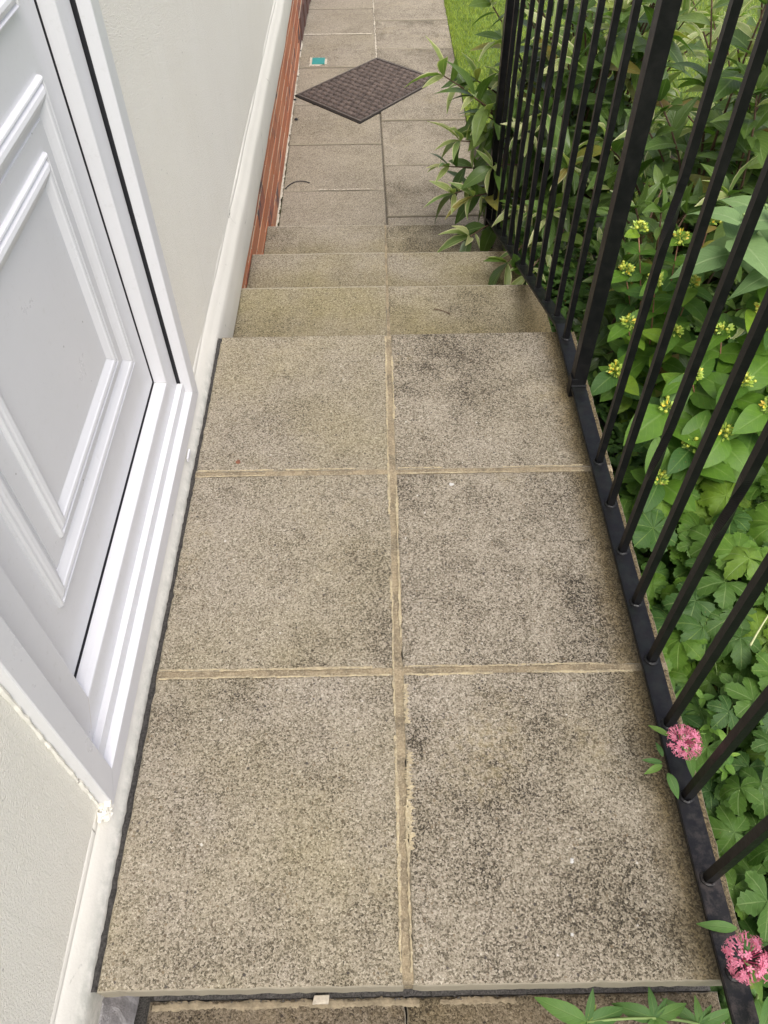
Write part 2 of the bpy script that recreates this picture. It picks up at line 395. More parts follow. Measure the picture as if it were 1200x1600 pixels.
# ================================================================== LANDING
land = tag(empty('landing'), 'level landing of buff aggregate paving slabs outside the white door', kind='structure')
XL, XR = -.4085, .4570
JY = [0.0, .455, .915, 1.372]
G = .0066
mid = [.0015, .001, 0.0, 0.0]
spec = {(0, 0): (.55, .55), (0, 1): (.95, .22), (1, 0): (.75, .40), (1, 1): (1.0, .10), (2, 0): (.40, .55), (2, 1): (.95, .20)}
for j in range(3):
    for s in (0, 1):
        x0, x1 = (XL, mid[j]-G) if s == 0 else (mid[j]+G, XR)
        y0 = JY[j] + (G-.001 if j else -.0048); y1 = JY[j+1] - (G-.001 if j < 2 else 0)
        d, g = spec[(j, s)]
        slab(land, x0, x1, y0, y1, rng.uniform(-.0012, .0012), d, g, 1.0 if s else 0.0, .042, nosing=(JY[3] if j == 2 else 0.0)*0)
bm = bmesh.new()
ragged_strip(bm, (0, -.003), (0, JY[3]-.004), .0205, -.0025, .0005, hump=.0010)
for y in JY[1:3]:
    ragged_strip(bm, (XL, y), (-.006, y), .0200, -.0026, .0005, hump=.0012); ragged_strip(bm, (.006, y), (XR, y), .0200, -.0026, .0005, hump=.0012)
bm_obj('mortar_joint', bm, M['joint'], land)
bm = bmesh.new()      # yellow mortar slurry left along the arrises
def lips(a, b, w=.0036):
    a, b = Vector(a), Vector(b); d = (b-a).normalized(); s = Vector((-d.y, d.x)); L = (b-a).length
    for sg in (1, -1):
        t = 0.0
        while t < L:
            l = rng.uniform(.02, .16)
            if rng.random() < .72:
                p, q_ = a+d*t, a+d*min(L, t+l)
                o_ = s*sg*(G+.0005+rng.uniform(-.0006, .0012))
                ragged_strip(bm, p+o_, q_+o_, rng.uniform(.5, 1.25)*w, .0014, .0007, max(4, int(l/.004)), .0004)
            t += l
lips((0, .01), (0, JY[3]-.01), .0042)
for y in JY[1:3]: lips((XL+.005, y), (-.012, y)); lips((.012, y), (XR-.06, y))
ragged_strip(bm, (.0105, .165), (.0135, .315), .008, .0012, .0030, 90, .0006)
ragged_strip(bm, (.011, .36), (.012, .43), .007, .0012, .0016, 30, .0005)
bm_obj('mortar_smear', bm, M['lip'], land)
bm = bmesh.new(); box(bm, -.0064, .0094, -.0020, .012, -.042, -.0030, .001, .0006); bm_obj('mortar_joint', bm, M['joint'], land)
bm = bmesh.new(); box(bm, XL+.03, XR-.02, .035, JY[3]-.03, -.75, -.046); bm_obj('landing_core', bm, M['concrete'], land)
# a course of red brick shows under the front edge
for k in range(4):
    bm = bmesh.new(); x = XL+.012+k*.215; box(bm, x, x+.205, .013, .045, -.112, -.047, .002); bm_obj('brick', bm, M['brick'], land)
# dark joint filler between the wall and the slabs
bm = bmesh.new()
rows = []
for i in range(160):
    y = -.004 + i*(1.384/159)
    rows.append([bm.verts.new((-.428, y, -.011+rng.uniform(-.002, .002))), bm.verts.new((-.4140+rng.uniform(-.0006, .0006), y, -.0095+rng.uniform(-.002, .002))), bm.verts.new((-.4065, y, -.012+rng.uniform(-.001, .001)))])
for A, B in zip(rows, rows[1:]):
    for k in range(2): bm.faces.new((A[k], A[k+1], B[k+1], B[k]))
bm_obj('joint_filler', bm, M['felt'], land)

# ================================================================== STEPS DOWN
steps = tag(empty('steps', (0, 1.4, -.6)), 'buff slab steps leading down to the side path', kind='structure')
steps.location = (0, 0, 0)
TZ = [-.15, -.30, -.445]; TY = [1.80, 2.222, 2.655]
lx = [-.434, -.4555, -.4555]
sp = [((.42, .85), (.65, .75)), ((.55, .75), (.72, .95)), ((.5, .6), (.9, .5))]
for k in range(3):
    yb = (JY[3] if k == 0 else TY[k-1]) - .03
    cx = [.004, .006, .010][k]
    z = TZ[k]
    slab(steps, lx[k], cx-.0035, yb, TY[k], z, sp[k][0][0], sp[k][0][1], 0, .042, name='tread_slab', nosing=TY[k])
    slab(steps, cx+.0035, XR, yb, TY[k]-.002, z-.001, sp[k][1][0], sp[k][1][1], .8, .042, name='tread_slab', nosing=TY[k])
    bm = bmesh.new(); ragged_strip(bm, (cx, yb+.01), (cx, TY[k]-.004), .009, z-.003, .0006, hump=.0005); bm_obj('mortar_joint', bm, M['joint'], steps)
    bm = bmesh.new(); box(bm, lx[k]+.004, XR-.01, yb+.002, TY[k]-.022, -.75, z-.0435); bm_obj('riser', bm, M['concrete'], steps)

# ================================================================== LOWER PATH
path = tag(empty('path'), 'buff slab path running away beside the wall', kind='structure')
def cxp(y): return .022 - (y-2.93)*.0165
def lxp(y): return -.448 - (y-3)*.006
jl = [2.66, 2.76, 3.222, 3.682, 4.14, 4.632, 5.133, 5.592, 6.05, 6.51, 6.97, 7.43, 7.89, 8.35]
jr = [2.66, 2.99, 3.457, 3.937, 4.42, 4.898, 5.361, 5.82, 6.28, 6.74, 7.2, 7.66, 8.12]
for side, js in ((0, jl), (1, jr)):
    for k in range(len(js)-1):
        y0, y1 = js[k]+.0065, js[k+1]-.0065; ym = (y0+y1)/2
        x0, x1 = (lxp(ym), cxp(ym)-.004) if side == 0 else (cxp(ym)+.004, .4465)
        s = (cxp(y0)-cxp(ym))
        sk = [(0, 0), (s, 0), (-s, 0), (0, 0)] if side == 0 else [(s, 0), (0, 0), (0, 0), (-s, 0)]
        slab(path, x0, x1, y0, y1, -.6+rng.uniform(-.0035, .0025), rng.uniform(.30, .6) if side == 0 else rng.uniform(.6, 1.0), rng.uniform(.0, .35) if side == 0 else rng.uniform(0, .2), 0, .045, sk)
bm = bmesh.new(); box(bm, -.45, .44, 2.64, 8.4, -.70, -.6065); bm_obj('joint_filling', bm, M['greyjoint'], path)
bm = bmesh.new()
ragged_strip(bm, (cxp(4.72), 4.72), (cxp(8.3), 8.3), .007, -.6000, .002, 400, .0006)
ragged_strip(bm, (lxp(5.05), 5.133), (cxp(5.1)-.02, 5.133), .012, -.5965, .002, 90, .0006)
ragged_strip(bm, (lxp(3.2)+.16, 3.226), (cxp(3.2)-.06, 3.226), .004, -.5965, .0018, 60, .0004)
bm_obj('mortar_smear', bm, M['pathjoint'], path)
bm = bmesh.new()
ragged_strip(bm, (-.463, 4.5), (-.478, 8.3), .020, -.594, .002, 300, .004)
ragged_strip(bm, (-.457, 2.7), (-.460, 4.5), .012, -.599, .002, 200, .002)
bm_obj('mortar_fillet', bm, M['pathjoint'], path)

# ================================================================== FRONT STEP (below the camera)
front = tag(empty('front_step'), 'damp lower step in front of the landing edge', kind='structure')
fs = [slab(front, -.376, -.001, -.42, .0035, -.150, .9, .25, 0, .045), slab(front, .002, .46, -.42, .0035, -.151, 1.0, .5, 0, .045)]
for o in fs: o['damp'] = .9
bm = bmesh.new()
for i in range(1500):
    x, y = rng.uniform(-.36, .42), rng.uniform(-.0005, .024); r = rng.uniform(.0008, .0026)
    v = [bm.verts.new((x+rng.uniform(-r, r), y+rng.uniform(-r, r), -.1465+rng.uniform(0, r*1.6))) for _ in range(4)]
    bm.faces.new((v[0], v[1], v[2])); bm.faces.new((v[0], v[2], v[3])); bm.faces.new((v[0], v[1], v[3]))
tag(bm_obj('grit', bm, M['crumbs'], front), kind='stuff')
bm = bmesh.new(); box(bm, -.41, .45, -.42, .060, -.40, -.1975); box(bm, -.37, .45, .0045, .060, -.197, -.1515); bm_obj('step_base', bm, M['crumbs'], front)
bm = bmesh.new(); ragged_strip(bm, (-.370, -.0035), (.02, -.0035), .010, -.1487, .0009, 120, .0012); ragged_strip(bm, (.05, -.0035), (.16, -.0035), .008, -.1487, .0009, 40, .001); bm_obj('mortar_smear', bm, M['frontmortar'], front)
bm = bmesh.new(); box(bm, -.135, -.112, -.005, .005, -.148, -.139, .0015, .002); bm_obj('stone_chip', bm, M['pathjoint'], front)
bm = bmesh.new()      # broken grey mortar heaped against the plinth
rows = []
for i in range(40):
    y = .012 - i*.011
    rows.append([bm.verts.new((-.434+k*.0056, y, -.042-.115*(k/7)**1.5 + rng.uniform(-.006, .006))) for k in range(8)])
for A, B in zip(rows, rows[1:]):
    for k in range(7): bm.faces.new((A[k], A[k+1], B[k+1], B[k]))
bm_obj('mortar_heap', bm, M['greymortar'], front)

# ================================================================== HOUSE WALL
house = tag(empty('house', (-.46, 1.0, -.6)), 'cream rendered house wall with red brick base and white panelled door', 'house')
house.location = (0, 0, 0)
DY0, DY1, DZ0, DZ1 = .223, 1.121, .040, 2.06
WY0, WY1, WZ = -2.2, 9.0, 5.2
def grid(bm, f, us, vs_):
    V = [[bm.verts.new(f(u, v)) for v in vs_] for u in us]
    for a in range(len(us)-1):
        for b in range(len(vs_)-1): bm.faces.new((V[a][b], V[a+1][b], V[a+1][b+1], V[a][b+1]))
bm = bmesh.new()
for (a, b, z0, z1) in ((WY0, DY0+.004, .046, WZ), (DY1-.004, WY1, .046, WZ), (DY0+.004, DY1-.004, DZ1-.004, WZ)):
    box(bm, -.60, -.440, a, b, z0, z1)
bm_obj('rendered_wall', bm, M['render'], house)
prof = [(-.446, .060), (-.4400, .0570), (-.4390, .0510), (-.4382, .0480), (-.4380, .0462), (-.4392, .0440), (-.4375, .0410), (-.4345, .036), (-.4300, .022), (-.4255, .010), (-.4205, .000), (-.4180, -.010), (-.4180, -.03), (-.4185, -.06), (-.4185, -.128), (-.4205, -.134), (-.4580, -.136)]
ys = [WY0 + i*(WY1-WY0)/220 for i in range(221)]
bm = bmesh.new()
ph = [rng.uniform(0, 6) for _ in range(3)]
grid(bm, lambda y, k: (prof[k][0]+.0012*math.sin(y*5+ph[0])+.0008*math.sin(y*13+ph[1]), y, prof[k][1]+.0015*math.sin(y*7+ph[2])), ys, list(range(len(prof))))
bm_obj('plinth', bm, M['plinth'], house, True)
bm = bmesh.new(); box(bm, -.60, -.4602, -2.2, 9.0, -.80, -.1365); bm_obj('mortar_bed', bm, M['brickmortar'], house)
me_b = []
for v in range(4):
    bm = bmesh.new(); box(bm, -.05, .0, 0, .2130, 0, .0620, .0022, .0012); me = bpy.data.meshes.new('brick'); bmesh.ops.recalc_face_normals(bm, faces=bm.faces); bm.to_mesh(me); bm.free(); me.materials.append(M['brick']); me_b.append(me)
for c in range(6):
    z = -.2065 - c*.0755
    y = 1.36 + (.1125 if c % 2 else 0)
    while y < 7.2:
        if not (c >= 4 and y > 4.75):
            o = link('brick', me_b[rng.randrange(4)], None, house); o.location = (-.4576+rng.uniform(-.0007, .0007), y, z+rng.uniform(-.001, .001))
        y += .2245
for k in range(14):      # darker projecting course at the far end
    o = link('brick', me_b[0].copy(), None, house); o.data.materials.clear(); o.data.materials.append(M['darkboard'])
    o['label'] = 'dark brown brick low down at the far end of the wall'
    o.location = (-.4578 + min(k*.006, .03), 4.77+k*.2245, -.5835); o.scale = (1, 1, 2.0)

# ---- door (part) and its pieces (sub-parts)
door = bpy.data.objects.new('door', None); COL.objects.link(door); door.parent = house
door['label'] = 'white panelled plastic door with stepped frame'
def ring(name, rect, profile, mat, parent, gap=.00035, bottom_extra=0.0, smooth=False):
    y0, y1, z0, z1 = rect; bm = bmesh.new()
    for side in range(4):
        A, B = [], []
        for i, x in profile:
            zb = z0 + i + bottom_extra*(1 if i > .003 else 0)
            ya, yb_, zt = y0+i, y1-i, z1-i
            ends = [((ya+gap, zb), (yb_-gap, zb)), ((yb_, zb+gap), (yb_, zt-gap)), ((yb_-gap, zt), (ya+gap, zt)), ((ya, zt-gap), (ya, zb+gap))][side]
            A.append(bm.verts.new((x, *ends[0]))); B.append(bm.verts.new((x, *ends[1])))
        for k in range(len(profile)-1): bm.faces.new((A[k], B[k], B[k+1], A[k+1]))
    return bm_obj(name, bm, mat, parent, smooth)
rect = (DY0, DY1, DZ0, DZ1)
ring('door_frame', rect, [(0, -.470), (0, -.4235), (.0008, -.4222), (.0022, -.4215), (.0385, -.4215), (.0400, -.4222), (.0412, -.4240), (.0440, -.4300), (.0465, -.4370), (.0470, -.4402)], M['upvc'], door)
SEAL = ring('seal', rect, [(.0465, -.4400), (.0478, -.4403), (.0482, -.4415), (.0484, -.4480), (.0490, -.4500), (.058, -.4500)], M['rubber'], door, 0)
# sash face: wider along the bottom
y0, y1, z0, z1 = rect; g = .0004
prf = [(.0525, 0.0, -.4600), (.0525, 0.0, -.4472), (.0530, 0.0, -.4464), (.0545, 0.0, -.4460), (.1085, .015, -.4460), (.1105, .015, -.4466), (.1118, .015, -.4485), (.1140, .015, -.4560), (.1155, .015, -.4640), (.1160, .015, -.4685)]
bm = bmesh.new()
for side in range(4):
    A, B = [], []
    for i, be, x in prf:
        zb = z0+i+be; ya, yb_, zt = y0+i, y1-i, z1-i
        e = [((ya+g, zb), (yb_-g, zb)), ((yb_, zb+g), (yb_, zt-g)), ((yb_-g, zt), (ya+g, zt)), ((ya, zt-g), (ya, zb+g))][side]
        A.append(bm.verts.new((x, *e[0]))); B.append(bm.verts.new((x, *e[1])))
    for k in range(len(prf)-1): bm.faces.new((A[k], B[k], B[k+1], A[k+1]))
bm_obj('door_sash', bm, M['upvc'], door)
bm = bmesh.new(); box(bm, -.4722, -.4715, DY0+.100, DY1-.100, DZ0+.11, DZ1-.10); bm_obj('seal', bm, M['rubber'], door)
ring('seal', (DY0+.1155, DY1-.1155, DZ0+.1305, DZ1-.1155), [(0, -.4680), (.0006, -.4685), (.0010, -.4720), (.006, -.4720)], M['rubber'], door, 0)
PY0, PY1, PZ0, PZ1 = DY0+.1200, DY1-.1200, .1765, 1.92
bm = bmesh.new(); box(bm, -.4900, -.4700, PY0, PY1, PZ0, PZ1, .0008); bm_obj('door_panel', bm, M['upvc'], door)
mould = [(a_, b_-.0090) for a_, b_ in [(0, -.4612), (.0006, -.4565), (.0022, -.4535), (.0045, -.4528), (.0062, -.4540), (.0072, -.4560), (.0085, -.4548), (.012, -.4520), (.017, -.4505), (.0215, -.4515), (.0235, -.4532), (.0320, -.4580), (.0360, -.4600), (.037, -.4612)]]
for (a, b, c, d) in ((.410, .932, .281, .766), (.486, .864, .339, .696), (.410, .932, .842, 1.31), (.486, .864, .905, 1.24)):
    ring('moulding', (a, b, c, d), mould, M['upvc'], door, .0002)
for (a, b, c, d) in ((.449, .893, .320, .727), (.449, .893, .881, 1.272)):
    bm = bmesh.new(); box(bm, -.4702, -.4680, a, b, c, d, .001); bm_obj('raised_field', bm, M['upvc'], door)
bm = bmesh.new(); box(bm, -.4462, -.4345, .2725, 1.0705, .0872, .1120, .001); bm_obj('drip_bar', bm, M['upvc'], door)
bm = bmesh.new(); box(bm, -.4220, -.4180, .928, .957, .020+.004, .0335, .0008); bm_obj('drain_cap', bm, M['upvc'], door)
bm = bmesh.new()      # sealant bead between the frame and the render
for a, b in (((-.4400, DY0-.003, DZ1), (-.4400, DY0-.003, .05)), ((-.4402, DY1+.001, .05), (-.4402, DY1+.001, DZ1))):
    pts = [Vector(a).lerp(Vector(b), i/160) + Vector((rng.uniform(-.0008, .0008), rng.uniform(-.001, .001), 0)) for i in range(161)]
    tube(bm, pts, [.0032*rng.uniform(.6, 1.3) for _ in pts], 5)
bm_obj('sealant', bm, M['plinth'], door)
bm = bmesh.new()
for i in range(26):
    p = Vector((-.431+rng.uniform(-.004, .006), DY0-.012+rng.uniform(-.014, .014), .044+rng.uniform(-.010, .010))); s = rng.uniform(.002, .005)
    box(bm, p.x-s, p.x+s, p.y-s, p.y+s, p.z-s*.6, p.z+s*.6, 0, s*.5, s*.4)
bm_obj('loose_plaster', bm, M['plinth'], door)

# ================================================================== RAILING
rail = tag(empty('railing'), 'black painted metal railing with twisted square bars along the slab edge', 'railing')
RX, RZ = .4205, .030
LY0, LY1, ly, slope = -1.25, 1.362, 2.49, -.3165
def rail_z(y): return RZ if y <= LY1 else RZ + (y-LY1)*slope
def rail_x(y): return RX if y <= LY1 else RX + (y-LY1)*(.3965-RX)/(ly-LY1)
def flat_bar(name, w, h, dz, yb, ye, bev=.0012):
    bm = bmesh.new(); st = [yb, LY1, ye]
    ringv = []
    for y in st:
        x, z = rail_x(y), rail_z(y)+dz
        ringv.append([bm.verts.new((x+a*w/2, y, z+b)) for a, b in ((-1, -h), (1, -h), (1, 0), (-1, 0))])
    for A, B in zip(ringv, ringv[1:]):
        for i in range(4): bm.faces.new((A[i], A[(i+1) % 4], B[(i+1) % 4], B[i]))
    bm.faces.new(ringv[0]); bm.faces.new(ringv[-1][::-1])
    es = [e for e in bm.edges if abs((e.verts[0].co-e.verts[1].co).normalized().y) > .5]
    bmesh.ops.bevel(bm, geom=es, offset=bev, segments=2, affect='EDGES')
    return bm_obj(name, bm, M['black'], rail)
flat_bar('bottom_rail', .0325, .009, 0, LY0, ly-.012)
flat_bar('top_rail', .040, .010, .935, LY0, ly+.02)
BAR = .0125
def bar_mesh(twist, H=.926, n0=.24, n1=.40, turns=.5, ang0=0.0):
    bm = bmesh.new(); zs = [0.0]
    if twist: zs += [n0 + (n1-n0)*i/30 for i in range(31)]
    zs += [H]; rings = []
    for z in zs:
        a = ang0
        if twist: a += math.pi*turns*min(1, max(0, (z-n0)/(n1-n0)))
        rings.append([bm.verts.new((math.cos(a+math.pi/4+k*math.pi/2)*BAR*.7071, math.sin(a+math.pi/4+k*math.pi/2)*BAR*.7071, z)) for k in range(4)])
    for A, B in zip(rings, rings[1:]):
        for i in range(4): bm.faces.new((A[i], A[(i+1) % 4], B[(i+1) % 4], B[i]))
    bm.faces.new(rings[0][::-1]); bm.faces.new(rings[-1])
    # collar of weld round the foot
    n = 14; w0 = []
    for rr, zz in ((.0118, -.0003), (.0112, .0018), (.0085, .0030), (.0072, .0024)):
        w0.append([bm.verts.new((math.cos(2*math.pi*k/n)*rr*rng.uniform(.92, 1.08), math.sin(2*math.pi*k/n)*rr*rng.uniform(.92, 1.08), zz)) for k in range(n)])
    for A, B in zip(w0, w0[1:]):
        for i in range(n): bm.faces.new((A[i], A[(i+1) % n], B[(i+1) % n], B[i]))
    me = bpy.data.meshes.new('bar'); bmesh.ops.recalc_face_normals(bm, faces=bm.faces); bm.to_mesh(me); bm.free(); me.materials.append(M['black']); return me
plain = bar_mesh(False); tw = [bar_mesh(True, n0=.20, n1=.32), bar_mesh(True, n0=.48, n1=.60), bar_mesh(True, n0=.33, n1=.45)]
by = [.1125 + .1132*k for k in range(-8, 8)] + [1.308 + .1118*k for k in range(0, 11)]
for k, y in enumerate(by):
    tws = k % 2 == 1
    o = link('bar', tw[(k//2) % 3] if tws else plain, None, rail)
    o.location = (rail_x(y)+rng.uniform(-.001, .001), y, rail_z(y)); o.rotation_euler = (rng.uniform(-.004, .004), rng.uniform(-.004, .004), rng.uniform(-.06, .06))
def post(y, zfoot, w=.030):
    bm = bmesh.new(); x = rail_x(y); zt = rail_z(y)+.925
    box(bm, x-w/2, x+w/2, y-w/2, y+w/2, rail_z(y)+.0005, zt, .0018)
    box(bm, x-w/2-.004, x-w/2+.010, y-w/2-.001, y+w/2-.006, zfoot, rail_z(y)+.02, .001)
    for s in (-1, 1):
        tube(bm, [(x-w/2-.002, y+s*w/2+s*.001, rail_z(y)+.002), (x+w/2+.001, y+s*w/2+s*.001, rail_z(y)+.002)], .0026, 7)
    return bm_obj('post', bm, M['black'], rail)
post(1.150, .0005); post(-.92, -.15)
bm = bmesh.new(); x = .3965; box(bm, x-.0185, x+.0185, ly-.0185, ly+.0185, -.4455, rail_z(ly)+.945, .0018); bm_obj('post', bm, M['black'], rail)

# ================================================================== LAWN, SOIL, GROUND
bm = bmesh.new(); grid(bm, lambda x, y: (x, y, -.64 + .02*math.sin(x*3)), [-30, 0, .40, .60, 1, 1.6, 2.4, 3.5, 6, 12, 30], [-20, -3, -1, 0, 1, 2, 3, 4, 5, 6, 8, 12, 20, 40])
tag(bm_obj('ground', bm, M['turf']), 'flat ground under the garden and the house', kind='structure')
bm = bmesh.new()
def bed_z(x, y):
    k = max(0.0, min(1.0, (2.2-y)/1.6)); return -.60 + .20*k + .02*math.sin(x*7+y*3) + .015*math.sin(y*11)
grid(bm, lambda x, y: (x, y, bed_z(x, y)), [.447+.07*i for i in range(36)], [-.9+.12*i for i in range(40)])
tag(bm_obj('soil', bm, M['soil']), 'dark soil of the planted bed beside the railing', kind='structure')
bm = bmesh.new(); grid(bm, lambda x, y: (x, y, -.600+.012*math.sin(x*4+1)*math.sin(y*2)), [.4495+.1*i for i in range(60)], [2.45+.2*i for i in range(40)])
tag(bm_obj('lawn', bm, M['turf']), 'mown lawn beside the far path', kind='structure')
def mesh_np(name, V, F, mat, UV=None, parent=None, smooth=True):
    me = bpy.data.meshes.new(name); V = np.asarray(V, np.float32); F = np.asarray(F, np.int32)
    me.vertices.add(len(V)); me.vertices.foreach_set('co', V.ravel())
    k = F.shape[1]; me.loops.add(F.size); me.loops.foreach_set('vertex_index', F.ravel())
    me.polygons.add(len(F)); me.polygons.foreach_set('loop_start', np.arange(0, F.size, k, dtype=np.int32))
    me.polygons.foreach_set('loop_total', np.full(len(F), k, np.int32))
    me.polygons.foreach_set('use_smooth', np.full(len(F), smooth, bool))
    if UV is not None:
        u = me.uv_layers.new(name='UVMap'); u.data.foreach_set('uv', np.asarray(UV, np.float32)[F.ravel()].ravel())
    me.update(calc_edges=True); me.validate(); return link(name, me, mat, parent)
N = 75000
gx = .450 + (nrng.random(N)**1.35)*2.3; gy = 2.7 + nrng.random(N)*4.6
gz = -.600+.012*np.sin(gx*4+1)*np.sin(gy*2); hgt = .012+nrng.random(N)*.020; ang = nrng.random(N)*6.283; wd = .0011+nrng.random(N)*.0012
ln = nrng.normal(0, .011, (N, 2))
a = np.stack([gx-np.cos(ang)*wd, gy-np.sin(ang)*wd, gz], 1); b = np.stack([gx+np.cos(ang)*wd, gy+np.sin(ang)*wd, gz], 1); c = np.stack([gx+ln[:, 0], gy+ln[:, 1], gz+hgt], 1)
V = np.stack([a, b, c], 1).reshape(-1, 3); F = np.arange(3*N).reshape(-1, 3)
tag(mesh_np('grass', V, F, M['grass'], smooth=False), 'short bright grass of the lawn beside the far path', kind='stuff')

# ================================================================== LEAF MESHES
def leaf_arrays(L, W, shape, fold=.25, curl=.15, nseg=6, wave=0.0, seed=0):
    r = random.Random(seed); V, UV, Q = [], [], []
    for i in range(nseg+1):
        t = i/nseg; hw = max(.0006, shape(t)*W/2)
        zc = -curl*L*t*t + .04*L*math.sin(math.pi*t)
        for j, s in enumerate((-1, 0, 1)):
            V.append((s*hw, t*L, zc + abs(s)*hw*fold + wave*L*math.sin(t*9+s*2+seed)*abs(s)))
            UV.append((.5+s*.5, t))
    for i in range(nseg):
        for j in range(2):
            k = i*3+j; Q.append((k, k+1, k+4, k+3))
    return np.array(V), np.array(Q), np.array(UV)
S_LANCE = lambda t: math.sin(math.pi*min(1, t*.96+.02)**.82)**.9
S_OVAL = lambda t: (max(0, 1-(2*t-.86)**2/1.3))**.5 if t < .93 else max(0, .62*(1-t)/.07)
S_OVAL2 = lambda t: math.sin(math.pi*(.06+.94*t)**.72)**.75
S_SAGE = lambda t: math.sin(math.pi*(.05+.95*t)**.62)**1.05
def palmate(R, lobes, sector, depth=.45, tooth=.12, seed=0, droop=.12):
    """a lobed leaf: one toothed wedge per lobe, joined up to `depth` of the radius"""
    r = random.Random(seed); Vs, Qs, UVs = [], [], []
    rows = [(0, 0, 0), (depth*.6, depth*.6, .6), (depth, depth, .97), (.72, .66, 1.30), (.77, .735, 1.02), (.86, .83, 1.12), (.905, .87, .68), (.96, .945, .62), (1.0, .955, .16)]
    for k in range(lobes):
        th = math.radians(sector)*(k/(lobes-1)-.5)
        half = math.radians(sector)/(lobes-1)/2
        LR = R*(1-.20*abs(k/(lobes-1)-.5)*2)*r.uniform(.92, 1.06)
        base = sum(len(v) for v in Vs); V, UV = [], []; full = depth*LR*math.tan(half)*tooth
        for i, (tm, te, wf) in enumerate(rows):
            for s in (-1, 0, 1):
                t = tm if s == 0 else te*(1 if i < 3 else r.uniform(.98, 1.02))
                rad = t*LR
                hw = (te*LR*math.tan(half)*.99 if i < 3 else full*wf*r.uniform(.92, 1.08))
                x, y = s*hw, rad
                X = x*math.cos(th)+y*math.sin(th); Y = -x*math.sin(th)+y*math.cos(th)
                rr_ = math.hypot(X, Y)/R
                V.append((X, Y, .16*R*rr_ - droop*R*rr_*rr_*1.9 + abs(s)*hw*.30 + .012*R*math.sin(k*2.1+i+seed))); UV.append((.5+s*.5, t))
        Q = []
        for i in range(len(rows)-1):
            for j in range(2):
                a_ = base+i*3+j; Q.append((a_, a_+1, a_+4, a_+3))
        if k:      # web between neighbouring lobes
            pb = base - 3*len(rows); Q.append((pb+5, base+3, base+6, pb+8))
        Vs.append(np.array(V)); UVs.append(np.array(UV)); Qs.append(np.array(Q))
    return np.concatenate(Vs), np.concatenate(Qs), np.concatenate(UVs)
def join_arrays(parts):
    Vs, Qs, UVs, n = [], [], [], 0
    for v, q_, u in parts: Vs.append(v); Qs.append(q_+n); UVs.append(u); n += len(v)
    return np.concatenate(Vs), np.concatenate(Qs), np.concatenate(UVs)
LEAVES = {
    'shrub': [leaf_arrays(1, .34+.035*k, S_LANCE, .30, .10+.09*k, 6, .008, k) for k in range(4)],
    'young': [leaf_arrays(1, .20+.04*k, S_LANCE, .55, .05+.1*k, 5, .01, k) for k in range(3)],
    'sage': [leaf_arrays(1, .46+.05*k, S_SAGE, .12, .14+.1*k, 7, .015, k) for k in range(3)],
    'oval': [leaf_arrays(1, .56+.05*k, S_OVAL2, .10, .05+.12*k, 6, .012, k) for k in range(4)],
    'geran': [palmate(1, 7, 305, .60, .95, k, .10+.1*k) for k in range(4)],
    'cut': [palmate(1, 5, 265, .42, 1.0, 10+k, .15+.1*k) for k in range(4)],
    'small': [leaf_arrays(1, .42+.1*k, S_OVAL2, .25, .10+.1*k, 4, .0, k) for k in range(3)],
    'lance': [leaf_arrays(1, .28+.06*k, S_LANCE, .35, .12+.12*k, 6, .012, k) for k in range(3)],
    'cover': [palmate(1, 3, 170, .35, .8, 20+k, .2) for k in range(2)] + [leaf_arrays(1, .5, S_OVAL2, .2, .2, 4, 0, 3)],
}
MESH = {}
def leaf_mesh(kind, v, mat):
    k = (kind, v, mat.name)
    if k not in MESH:
        Va, Q, UV = LEAVES[kind][v]; o = mesh_np('leaf', Va, Q, mat, UV); MESH[k] = o.data; bpy.data.objects.remove(o)
    return MESH[k]
def frame_of(p, d, n, s):
    d = Vector(d).normalized(); n = Vector(n); n = (n - d*n.dot(d))
    n = n.normalized() if n.length > 1e-4 else d.orthogonal().normalized()
    x = d.cross(n)
    return Matrix(((x.x*s, d.x*s, n.x*s, p[0]), (x.y*s, d.y*s, n.y*s, p[1]), (x.z*s, d.z*s, n.z*s, p[2]), (0, 0, 0, 1)))
def in_view(p, margin=.12):
    v = Vector(p)-CAMP; D = v.dot(_f)
    if D <= .05: return False
    return abs(v.dot(R2)/D*1207/600) < 1+margin and abs(v.dot(U2)/D*1207/800) < 1+margin
def place_leaves(plant, items, limit=300, stuffname='foliage'):
    """items: (kind, variant, material key, matrix). The largest in view become leaf parts, the rest one stuff part per material."""
    sc = []
    for it in items:
        p = it[3].translation; s = it[3].col[1].to_3d().length
        sc.append((s/((p-CAMP).length)**1.6) if in_view(p) else -1)
    order = sorted(range(len(items)), key=lambda i: -sc[i]); rest = {}
    inv = plant.matrix_basis.inverted()
    for rank, i in enumerate(order):
        kind, v, mk, mat = items[i]
        if rank < limit and sc[i] > 0:
            o = link('leaf', leaf_mesh(kind, v, M[mk]), None, plant); o.matrix_basis = inv @ mat
        else: rest.setdefault(mk, []).append(items[i])
    for mk, its in rest.items():
        parts = []
        for kind, v, _, mat in its:
            Va, Q, UV = LEAVES[kind][v]; A = np.array(inv @ mat); parts.append((Va @ A[:3, :3].T + A[:3, 3], Q, UV))
        Va, Q, UV = join_arrays(parts)
        tag(mesh_np(stuffname, Va, Q, M[mk], UV, plant), kind='stuff')
def bez(a, b, c, n=7):
    a, b, c = Vector(a), Vector(b), Vector(c)
    return [a*(1-t)**2 + b*2*t*(1-t) + c*t*t for t in [i/n for i in range(n+1)]]
def stem_obj(plant, pts, r0, r1, mat, name='stem', n=5):
    bm = bmesh.new(); k = len(pts); loc = plant.location
    tube(bm, [Vector(p)-loc for p in pts], [r0+(r1-r0)*i/(k-1) for i in range(k)], n); return bm_obj(name, bm, M[mat], plant, True)
